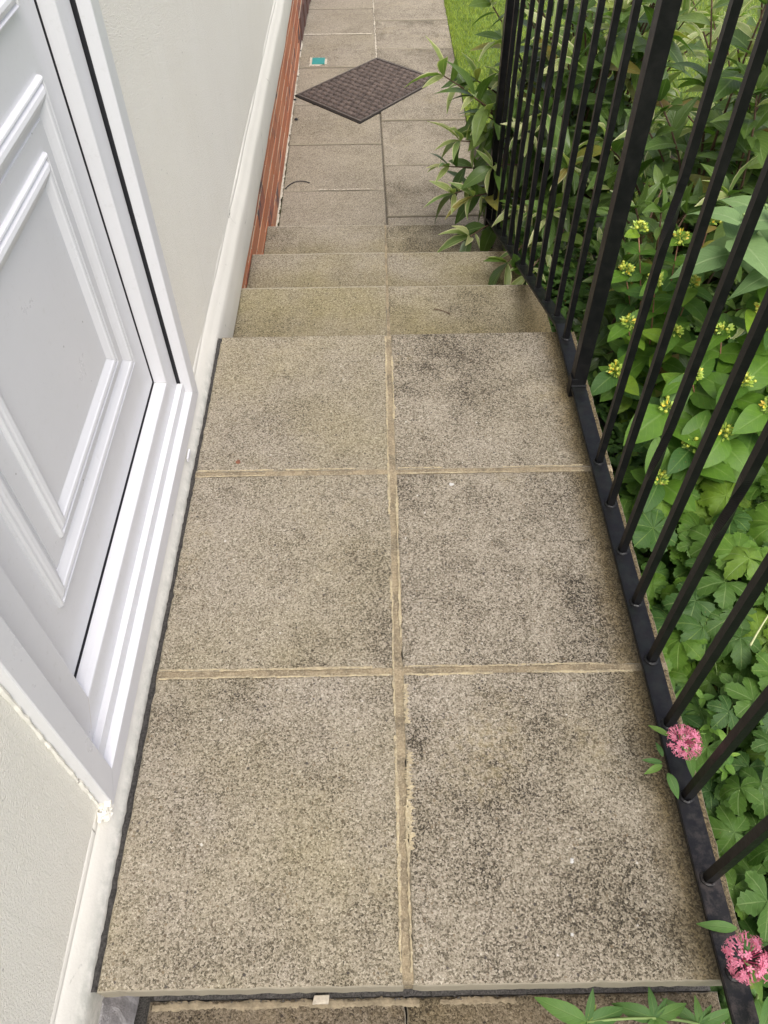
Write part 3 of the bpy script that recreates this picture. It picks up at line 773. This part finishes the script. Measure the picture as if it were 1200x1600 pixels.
def plant_root(name, loc, label, cat, group=None): return tag(empty(name, loc), label, cat, group)
def jit(v, s): return Vector((v[0]+rng.gauss(0, s), v[1]+rng.gauss(0, s), v[2]+rng.gauss(0, s)))

# ================================================================== GLOSSY SHRUBS
def shrub(loc, tips, label, L=.115, per=16, limit=300, young=.12, spread=.06, group='glossy evergreen shrubs', mk='shrub'):
    P = plant_root('evergreen_shrub', loc, label, 'shrub', group); items = []
    base = Vector(loc)
    for tip in tips:
        tip = Vector(tip); m = base.lerp(tip, .45) + Vector((rng.uniform(-.08, .08), rng.uniform(-.08, .08), .18))
        pts = bez(base+Vector((rng.uniform(-.06, .06), rng.uniform(-.06, .06), 0)), m, tip, 9)
        stem_obj(P, pts, .007, .0022, 'twig', 'branch')
        seg = len(pts)-1
        k = 0; tpos = .30
        while tpos < 1.0:
            i = min(seg-1, int(tpos*seg)); fr = tpos*seg-i
            p = pts[i].lerp(pts[i+1], fr); d = (pts[i+1]-pts[i]).normalized()
            az = k*2.4; sidev = d.orthogonal().normalized(); sidev = Quaternion(d, az+rng.uniform(-.4, .4)) @ sidev
            out = (sidev + d*rng.uniform(.35, .9) + Vector((0, 0, -.15))).normalized()
            s = L*rng.uniform(.62, 1.12)*(1 if tpos < .85 else .85)
            nrm = Vector((rng.gauss(-.15, .35), rng.gauss(-.15, .35), 1.0))
            yl = rng.random() < young*(3.0 if tpos > .86 else .5)
            items.append(('young' if yl else 'shrub', rng.randrange(3), 'newleaf' if yl else mk, frame_of(p, out, nrm, s*(.75 if yl else 1))))
            k += 1; tpos += .70/per
        for q in range(4):     # rosette at the tip
            az = q*1.57+rng.uniform(-.4, .4); d = (pts[-1]-pts[-2]).normalized()
            out = (d*.9 + Quaternion(d, az) @ d.orthogonal().normalized()*.8).normalized()
            yl = rng.random() < young*4
            items.append(('young' if yl else 'shrub', rng.randrange(3), 'newleaf' if yl else mk, frame_of(tip, out, (rng.gauss(0, .4), rng.gauss(0, .4), 1), L*rng.uniform(.55, .9))))
    place_leaves(P, items, limit); return P
def dome(c, rx, ry, z0, z1, n, keep=lambda p: True):
    out = []
    while len(out) < n:
        a, h = rng.uniform(0, 6.283), rng.random()**.8
        rr = math.sqrt(max(.05, 1-h*h*.85))*rng.uniform(.6, 1.0)
        p = (c[0]+math.cos(a)*rx*rr, c[1]+math.sin(a)*ry*rr, z0+(z1-z0)*h)
        if keep(p): out.append(p)
    return out
# leaning over the path, round the lower post
tipsA = [(.33, 2.66, .08), (.30, 2.48, .10), (.37, 2.58, -.06), (.38, 2.45, -.12), (.40, 2.60, .22), (.43, 2.70, .44), (.26, 2.50, -.24), (.21, 2.60, .12), (.27, 2.52, -.06), (.24, 2.56, -.17), (.32, 2.44, -.22), (.31, 2.36, -.33), (.36, 2.70, .30), (.42, 2.55, .12), (.36, 2.52, .02), (.40, 2.62, .40),
         (.45, 2.30, -.20), (.40, 2.05, -.24), (.44, 1.92, -.20), (.47, 2.40, .02), (.50, 2.30, .12), (.46, 2.60, .34), (.52, 2.46, .28), (.55, 2.65, .45), (.58, 2.2, .0), (.53, 2.12, -.12), (.60, 2.40, .22), (.62, 2.55, .38)]
shrub((.80, 2.85, -.6), tipsA + dome((.80, 2.62), .36, .42, -.35, .55, 30, lambda p: p[0] > .56 + max(0, p[1]-2.6)*.25), 'glossy evergreen shrub pushing leaves through the lower railing over the path', .150, 15, 300, .20)
shrub((1.02, 2.02, -.58), dome((.98, 1.98), .42, .42, -.35, .58, 46), 'dense evergreen shrub behind the middle of the railing', .142, 16, 300, .06)
shrub((1.50, 2.75, -.6), dome((1.50, 2.75), .55, .6, -.3, .70, 42), 'tall evergreen shrub at the top right behind the others', .12, 15, 300, .34, mk='farshrub')  # lighter leaf colour and extra young leaves stand in for sunlit foliage
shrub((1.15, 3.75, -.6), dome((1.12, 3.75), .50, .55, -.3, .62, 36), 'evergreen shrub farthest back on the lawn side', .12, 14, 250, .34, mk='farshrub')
shrub((.72, 1.72, -.56), dome((.73, 1.72), .20, .26, -.40, .16, 22), 'low evergreen shrub against the sloping railing', .10, 14, 260, .04)

# ================================================================== SAGE-LEAVED SHRUB
P = plant_root('sage_leaved_shrub', (1.02, 1.42, -.5), 'plant with large soft grey green leaves at the right edge', 'shrub'); items = []
for tip, sz in (((.715, 1.27, .36), .17), ((.80, 1.36, .33), .165), ((.84, 1.18, .40), .17), ((.95, 1.40, .42), .15)):
    pts = bez((1.02, 1.42, -.5), (1.0, 1.45, .1), tip, 8); stem_obj(P, pts, .006, .003, 'greenstem')
    for k in range(7):
        az = k*2.4+rng.uniform(-.2, .2); el = .15 if k < 4 else -.25
        p = Vector(tip) - Vector((0, 0, .02+.035*(k//2)))
        out = Vector((math.cos(az), math.sin(az), el))
        items.append(('sage', rng.randrange(3), 'sage', frame_of(p, out, (rng.gauss(-.2, .2), rng.gauss(-.2, .2), 1), sz*rng.uniform(.6, 1.05))))
place_leaves(P, items)

# ================================================================== YELLOW-BUDDED PLANTS
def bud_cluster(P, p, n, seed):
    r = random.Random(seed); bm = bmesh.new(); loc = P.location; p = Vector(p)-loc
    for i in range(n):
        d = Vector((r.gauss(0, 1), r.gauss(0, 1), r.gauss(.5, .6))).normalized(); q_ = p + d*r.uniform(.010, .022)
        tube(bm, [p, q_], .0006, 4)
        bmesh.ops.create_icosphere(bm, subdivisions=1, radius=r.uniform(.0034, .0052), matrix=Matrix.Translation(q_))
    o = bm_obj('bud_cluster', bm, M['bud'], P, True)
    bm = bmesh.new()
    for i in range(n*4):
        d = Vector((r.gauss(0, 1), r.gauss(0, 1), r.gauss(.2, .6))).normalized(); a_ = p + d*r.uniform(.006, .014)
        s = d.orthogonal().normalized()*.0030; e = a_ + (d+Vector((0, 0, .3))).normalized()*.011
        m_ = a_.lerp(e, .5)
        v = [bm.verts.new(x) for x in (a_, m_+s, e, m_-s)]; bm.faces.new(v)
    bm_obj('sepal', bm, M['sepal'], o)
    if r.random() < .55:
        bm = bmesh.new()
        for i in range(r.randint(4, 8)):
            d = Vector((r.gauss(0, 1), r.gauss(0, 1), r.gauss(.6, .5))).normalized(); a_ = p + d*.008; s = d.orthogonal().normalized()*.0032; e = a_ + d*.014; m_ = a_.lerp(e, .6)
            bm.faces.new([bm.verts.new(x) for x in (a_, m_+s, e, m_-s)])
        bm_obj('petal', bm, M['petal'], o)
def hyper(loc, tips, label, L=.07):
    P = plant_root('yellow_budded_plant', loc, label, 'plant', 'yellow budded plants behind the railing'); items = []
    for ti, tip in enumerate(tips):
        tip = Vector(tip); base = Vector(loc); m = base.lerp(tip, .5)+Vector((0, 0, .10))
        pts = bez(base, m, tip, 10); stem_obj(P, pts, .0028, .0014, 'redstem')
        for k in range(2, 11):
            p = pts[k]; d = (pts[k]-pts[k-1]).normalized(); a0 = (k % 2)*1.57+rng.uniform(-.3, .3)
            for s in (0, math.pi):
                sv = Quaternion(d, a0+s) @ d.orthogonal().normalized()
                out = (sv + d*.45); out.z *= .5
                items.append(('oval', rng.randrange(4), 'oval', frame_of(p, out, (rng.gauss(-.18, .28), rng.gauss(-.25, .28), 1), L*rng.uniform(.75, 1.2))))
        if rng.random() < .95: bud_cluster(P, tip+Vector((0, 0, .014)), rng.randint(6, 11), rng.randrange(9999))
    place_leaves(P, items)
hyper((.74, 1.45, -.5), [(.58, 1.36, .02), (.64, 1.42, .10), (.70, 1.50, .16), (.60, 1.52, .06), (.55, 1.28, -.06), (.62, 1.56, .15), (.72, 1.40, .10), (.78, 1.54, .18), (.67, 1.30, .04)], 'plant with yellow buds right behind the thick middle post')
hyper((.82, 1.12, -.5), [(.60, 1.06, .02), (.66, 1.12, .06), (.72, 1.18, .13), (.64, .98, -.02), (.58, .94, -.08), (.74, 1.06, .09), (.80, 1.20, .17), (.70, .98, .02), (.78, 1.00, .07)], 'plant with big oval leaves and yellow buds in the middle right', .100)
hyper((1.0, 1.20, -.5), [(.82, 1.24, .24), (.88, 1.14, .20), (.92, 1.28, .24), (.86, 1.30, .27), (.95, 1.18, .2), (.88, 1.02, .12), (.80, 1.12, .18)], 'yellow budded plant at the right edge below the grey green leaves', .078)

# ================================================================== LOBED-LEAF PLANTS
def rosette(name, loc, zc, R, n, size, kind, mk, label, cat, group, petiole='greenstem', r_in=.2):
    P = plant_root(name, loc, label, cat, group); items = []; base = Vector(loc)
    for k in range(n):
        a = k*2.399+rng.uniform(-.3, .3); rr = R*math.sqrt((k+.5)/n)
        p = Vector((base.x+math.cos(a)*rr, base.y+math.sin(a)*rr, zc - .10*(rr/R)**2*R/.2*.5 + rng.uniform(-.035, .03)))
        pts = bez(base, base.lerp(p, .4)+Vector((0, 0, .10)), p, 6); stem_obj(P, pts, .0016, .0011, petiole, 'stem', 4)
        out = Vector((math.cos(a)+rng.gauss(-.2, .5), math.sin(a)+rng.gauss(-.2, .5), rng.gauss(-.05, .15)))
        s = size*rng.uniform(.62, 1.15)
        items.append((kind, rng.randrange(len(LEAVES[kind])), mk, frame_of(p - out.normalized()*s*.15, out, (rng.gauss(-.15, .22), rng.gauss(-.22, .22), 1), s)))
    place_leaves(P, items); return P
gg_ = 'lobed leaf plants in the bed'
rosette('lobed_leaf_plant', (.66, .92, -.45), -.13, .17, 22, .062, 'geran', 'geran', 'lobed leaf plant just below the oval leaves by the railing', 'plant', gg_)
rosette('lobed_leaf_plant', (.86, .82, -.45), -.06, .19, 26, .072, 'geran', 'geran', 'bright broad lobed leaf plant at the right edge below the oval leaves', 'plant', gg_)
rosette('lobed_leaf_plant', (.62, .66, -.45), -.17, .15, 22, .058, 'geran', 'geran', 'dark lobed leaf plant beside the railing, halfway down the near flight of bars', 'plant', gg_)
rosette('lobed_leaf_plant', (.80, .56, -.45), -.12, .17, 24, .064, 'geran', 'geran', 'lobed leaf plant at the right edge, level with the middle slab', 'plant', gg_)
cc_ = 'finely cut leaf plants in the bed'
rosette('cut_leaf_plant', (.72, .70, -.45), -.09, .15, 24, .058, 'cut', 'cut', 'finely cut leaf plant between the broad lobed leaves', 'plant', cc_)
rosette('cut_leaf_plant', (.66, .42, -.45), -.15, .17, 28, .056, 'cut', 'cut', 'finely cut leaf plant beside the upper pink flower head', 'plant', cc_)
rosette('cut_leaf_plant', (.64, .18, -.45), -.18, .17, 28, .055, 'cut', 'cut', 'finely cut leaf plant below the upper pink flower head', 'plant', cc_)
rosette('cut_leaf_plant', (.82, .32, -.45), -.16, .16, 24, .055, 'cut', 'cut', 'finely cut leaf plant at the right edge near the front', 'plant', cc_)
rosette('cut_leaf_plant', (.66, -.06, -.45), -.2, .16, 24, .05, 'cut', 'cut', 'finely cut leaf plant in the bottom right corner', 'plant', cc_)
# ---- seedlings with small bright leaves
def seedling(loc, h, n, L, label, lean=(0, 0), kind='small', mk='small', whorl=3, name='seedling', cat='plant', group='small bright seedlings in the bed'):
    P = plant_root(name, loc, label, cat, group); items = []; b = Vector(loc)
    for si in range(4):
        tip = b + Vector((rng.uniform(-.07, .07)+lean[0], rng.uniform(-.07, .07)+lean[1], h*rng.uniform(.75, 1.05)))
        pts = bez(b, b.lerp(tip, .5)+Vector((0, 0, .04)), tip, n); stem_obj(P, pts, .0015, .0008, 'greenstem', 'stem', 4)
        for k in range(2, n+1):
            for q in range(whorl):
                a = q*6.283/whorl+k*.9+rng.uniform(-.3, .3)
                items.append((kind, rng.randrange(3), mk, frame_of(pts[k], (math.cos(a), math.sin(a), .25), (rng.gauss(0, .2), rng.gauss(0, .2), 1), L*rng.uniform(.6, 1.15))))
    place_leaves(P, items)
seedling((.68, .80, -.45), .33, 7, .026, 'small bright seedling among the lobed leaves by the railing')
seedling((.60, .33, -.45), .33, 7, .024, 'small bright seedling just right of the upper pink flower')
seedling((.56, .44, -.45), .30, 7, .026, 'yellowish feathery seedling between the railing and the cut leaves')
seedling((.60, .03, -.45), .34, 7, .034, 'bright narrow leaved seedling behind the lower pink flower', kind='lance', mk='lance', whorl=5)
seedling((.72, .50, -.45), .36, 7, .025, 'small bright seedling at the centre of the lower bed')
# ---- dry stalks lying over the bed
for (a_, b_, c_, lab) in (((.60, .20, -.02), (.72, .19, .02), (.86, .205, -.04), 'pale green stalk lying across the bed below the upper pink flower'),
                          ((.62, .33, -.05), (.66, .47, -.01), (.84, .36, -.06), 'pale stalk curving over the small seedlings right of the upper pink flower'),
                          ((.655, .54, -.085), (.69, .585, -.075), (.725, .62, -.08), 'short straw coloured stalk among the lobed leaves')):
    bm = bmesh.new(); tube(bm, bez(a_, b_, c_, 10), [.0021-.0001*k for k in range(11)], 6); tag(bm_obj('plant_stalk', bm, M['stalk'], None, True), lab, 'stalk')
# ---- general ground cover below everything
parts = []
for i in range(9000):
    x = .47 + rng.random()**1.3*1.1; y = rng.uniform(-.45, 2.4)
    top = -.20 if y < 1.0 else -.2 - .05*(y-1)
    z = top - .16*rng.random()**.8
    if x < .50: z -= .02
    v = rng.randrange(3); a = rng.uniform(0, 6.283); s = rng.uniform(.020, .042)
    A = np.array(frame_of((x, y, z), (math.cos(a), math.sin(a), rng.gauss(0, .3)), (rng.gauss(0, .3), rng.gauss(0, .3), 1), s)); Va, Q, UV = LEAVES['cover'][v]
    parts.append((Va @ A[:3, :3].T + A[:3, 3], Q, UV))
Va, Q, UV = join_arrays(parts)
tag(mesh_np('ground_cover', Va, Q, M['cover'], UV), 'low dark leafy ground cover under the garden plants', kind='stuff')

# ================================================================== PINK-FLOWERED PLANTS
def flower_head(P, c, R, seed):
    r = random.Random(seed); loc = P.location; c = Vector(c)-loc
    bm = bmesh.new()
    for k in range(26):
        d = Vector((r.gauss(0, 1), r.gauss(0, 1), abs(r.gauss(.5, .6)))).normalized(); tube(bm, [c-Vector((0, 0, R*.5)), c+d*R*.72], .0006, 4)
    o = bm_obj('flower_head', bm, M['pinkdark'], P)
    for k in range(88):
        d = Vector((r.gauss(0, 1), r.gauss(0, 1), r.gauss(.30, .6))).normalized()
        p = c + Vector((d.x*R, d.y*R, d.z*R*.72))*r.uniform(.82, 1.04)
        bm = bmesh.new(); x = d.orthogonal().normalized(); x = Quaternion(d, r.uniform(0, 6.28)) @ x; y = d.cross(x); s = R*r.uniform(.15, .20)
        for q in range(5):
            a = q*1.2566+r.uniform(-.2, .2); u_ = x*math.cos(a)+y*math.sin(a); w_ = d.cross(u_)*s*.27; lift = d*s*r.uniform(.0, .3)
            v = [bm.verts.new(z) for z in (p, p+u_*s*.6+w_+lift*.5, p+u_*s+lift, p+u_*s*.6-w_+lift*.5)]; bm.faces.new(v)
        tube(bm, [p-d*R*.28, p], .0009, 4)
        bm_obj('floret', bm, M['pink'], o)
def valerian(base, head, R, label, seed, extra=()):
    P = plant_root('pink_flowered_plant', base, label, 'flower', 'pink flowered plants by the railing'); items = []
    base = Vector(base); head = Vector(head)
    pts = bez(base, (base+head)/2+Vector((.05, 0, .06)), head-Vector((0, 0, R*.4)), 10); stem_obj(P, pts, .0026, .0018, 'greenstem')
    for k in (3, 5, 7, 9):
        d = (pts[k]-pts[k-1]).normalized()
        for s in (0, math.pi):
            sv = Quaternion(d, s+k*.8) @ d.orthogonal().normalized()
            items.append(('lance', rng.randrange(3), 'lance', frame_of(pts[k], sv+d*.5, (-.1, -.1, 1), .055*rng.uniform(.7, 1.1)*(1 if k < 9 else .7))))
    for p, d, s in extra: items.append(('lance', rng.randrange(3), 'lance', frame_of(p, d, (-.1, -.2, 1), s)))
    flower_head(P, head, R, seed); place_leaves(P, items)
valerian((.53, .30, -.42), (.402, .272, .118), .0255, 'pink flower head in front of the railing, the farther of the two', 5,
         [((.40, .30, .075), (-.9, .5, .15), .032), ((.385, .265, .060), (-1, .1, .2), .030), ((.385, .262, .058), (-.9, -.4, .1), .030), ((.39, .25, .058), (.3, -1, -.1), .036), ((.385, .27, .07), (-.3, .9, .3), .022)])
valerian((.55, -.02, -.42), (.394, -.0045, .150), .0275, 'pink flower head at the bottom right corner, nearest the camera', 9,
         [((.44, .05, .03), (-1, .1, .1), .052), ((.45, -.03, .06), (-.6, -.8, .3), .055)])
# arching leafy stem across the front edge
P = plant_root('leafy_stem', (.52, -.05, -.4), 'leafy green stem arching over the front edge of the landing', 'plant'); items = []
pts = bez((.52, -.06, -.40), (.44, -.030, -.01), (.24, -.042, -.055), 12); stem_obj(P, pts, .0026, .0019, 'greenstem')
nodes = [(6, .0), (9, .6), (12, .2)]
for k, a0 in nodes:
    p = pts[k]
    for (dx, dy, dz, s) in ((-.9, .35, .25, .062), (-.1, .9, .5, .042), (.9, .15, .2, .055), (.3, -.8, .2, .045), (-.4, -.7, .2, .035), (.5, .7, .3, .03)):
        items.append(('lance', rng.randrange(3), 'lance', frame_of(p, (dx+rng.gauss(0, .2), dy+rng.gauss(0, .2), dz), (0, -.2, 1), s*rng.uniform(.8, 1.15))))
place_leaves(P, items)

# ================================================================== MANHOLE COVER, TAG, LITTER
L_, T_, R_, B_ = Vector((-.445, 4.251)), Vector((-.008, 4.742)), Vector((.330, 4.432)), Vector((-.100, 3.914))
man = tag(empty('manhole_cover', (-.056, 4.335, -.6)), 'diamond set recessed manhole cover filled with brown blocks', 'manhole cover')
mo = Vector(man.location)
def loc2(u, v, z): q_ = B_*(1-u)*(1-v) + R_*u*(1-v) + L_*(1-u)*v + T_*u*v; return Vector((q_.x, q_.y, z))-mo
def quad(name, u0, u1, v0, v1, zb, zt, mat):
    bm = bmesh.new(); lo = [bm.verts.new(loc2(u, v, zb)) for u, v in ((u0, v0), (u1, v0), (u1, v1), (u0, v1))]; i_ = .14*(u1-u0) if u1-u0 < .2 and v1-v0 < .2 else 0
    j_ = .14*(v1-v0) if i_ else 0
    hi = [bm.verts.new(loc2(u, v, zt)) for u, v in ((u0+i_, v0+j_), (u1-i_, v0+j_), (u1-i_, v1-j_), (u0+i_, v1-j_))]
    bm.faces.new(hi)
    for k in range(4): bm.faces.new((lo[k], lo[(k+1) % 4], hi[(k+1) % 4], hi[k]))
    return bm_obj(name, bm, mat, man)
quad('tray', -.018, 1.018, -.018, 1.018, -.602, -.5961, M['manbed'])
e = .016
for a in ((0, 1, 0, e), (0, 1, 1-e, 1), (0, e, e, 1-e), (1-e, 1, e, 1-e)): quad('tray_edge', *a, -.5957, -.5915, M['manframe'])
nu, nv = 16, 12
for r_ in range(nu):
    for c_ in range(-1, nv):
        o_ = .5 if r_ % 2 else 0
        u0 = .025+.95*r_/nu; u1 = .025+.95*(r_+1)/nu; v0 = max(.025, .025+.95*(c_+o_)/nv); v1 = min(.975, .025+.95*(c_+1+o_)/nv)
        if v1-v0 < .02: continue
        quad('block', u0+.006, u1-.006, v0+.007, v1-.007, -.5956, -.5895+rng.uniform(-.0012, .0012), M['manbrick'])
tg = tag(empty('teal_marker', (-.346, 4.709, -.5975)), 'small teal rectangle set into the path slab near the manhole cover', 'marker')
bm = bmesh.new(); box(bm, -.037, .037, -.044, .044, .000, .006, .002); bm_obj('plate', bm, M['teal'], tg)
bm = bmesh.new(); ragged_strip(bm, (-.050, 0), (.050, 0), .112, .0012, .003, 16, .0004); bm_obj('bedding', bm, M['pathjoint'], tg)
def splat(name, x, y, z, r, mat, label, cat, group=None, th=.0012):
    bm = bmesh.new(); n = 11
    lo = [bm.verts.new((x+math.cos(6.283*k/n)*r*rng.uniform(.5, 1.2), y+math.sin(6.283*k/n)*r*rng.uniform(.5, 1.2), z+.0012)) for k in range(n)]
    hi = [bm.verts.new((x+(v.co.x-x)*.6, y+(v.co.y-y)*.6, z+.0012+th)) for v in lo]
    bm.faces.new(hi)
    for k in range(n): bm.faces.new((lo[k], lo[(k+1) % n], hi[(k+1) % n], hi[k]))
    return tag(bm_obj(name, bm, mat), label, cat, group)
g_ = 'white droppings on the slabs'
splat('dropping', .120, .875, 0, .0052, M['drop'], 'white dropping just below the far mortar joint on the right slabs', 'dropping', g_)
splat('dropping', .242, .147, 0, .0042, M['drop'], 'white dropping on the nearest right slab', 'dropping', g_)
splat('dropping', .226, .052, 0, .0030, M['drop'], 'small white dropping near the front edge of the right slab', 'dropping', g_)
splat('fallen_leaf', -.323, .948, 0, .0058, M['deadleaf'], 'tiny reddish brown leaf on the left slab by the door', 'leaf')
splat('debris', -.431, 3.952, -.5975, .012, M['rubber'], 'black scrap on the path by the brick wall, below the manhole cover', 'debris', 'dark scraps by the brick wall', .006)
splat('debris', -.452, 4.19, -.5975, .009, M['rubber'], 'black scrap at the left corner of the manhole cover', 'debris', 'dark scraps by the brick wall', .005)
splat('debris', -.462, 4.86, -.594, .010, M['rubber'], 'black scrap on the pale mortar strip beyond the manhole cover', 'debris', 'dark scraps by the brick wall', .005)
splat('debris', -.434, 2.0, -.30, .007, M['rubber'], 'black scrap in the corner of the second step', 'debris', 'dark scraps by the brick wall', .004)
bm = bmesh.new(); tube(bm, bez((-.44, 3.24, -.597), (-.40, 3.34, -.594), (-.33, 3.29, -.597), 8), .0022, 5); tag(bm_obj('twig', bm, M['rubber']), 'thin curved black twig on the path slab by the brick wall', 'twig')
bm = bmesh.new(); tube(bm, bez((.135, 1.68, -.1485), (.16, 1.67, -.146), (.18, 1.655, -.1485), 6), .0012, 5); tag(bm_obj('twig', bm, M['twig']), 'tiny brown twig on the right half of the top step', 'twig')
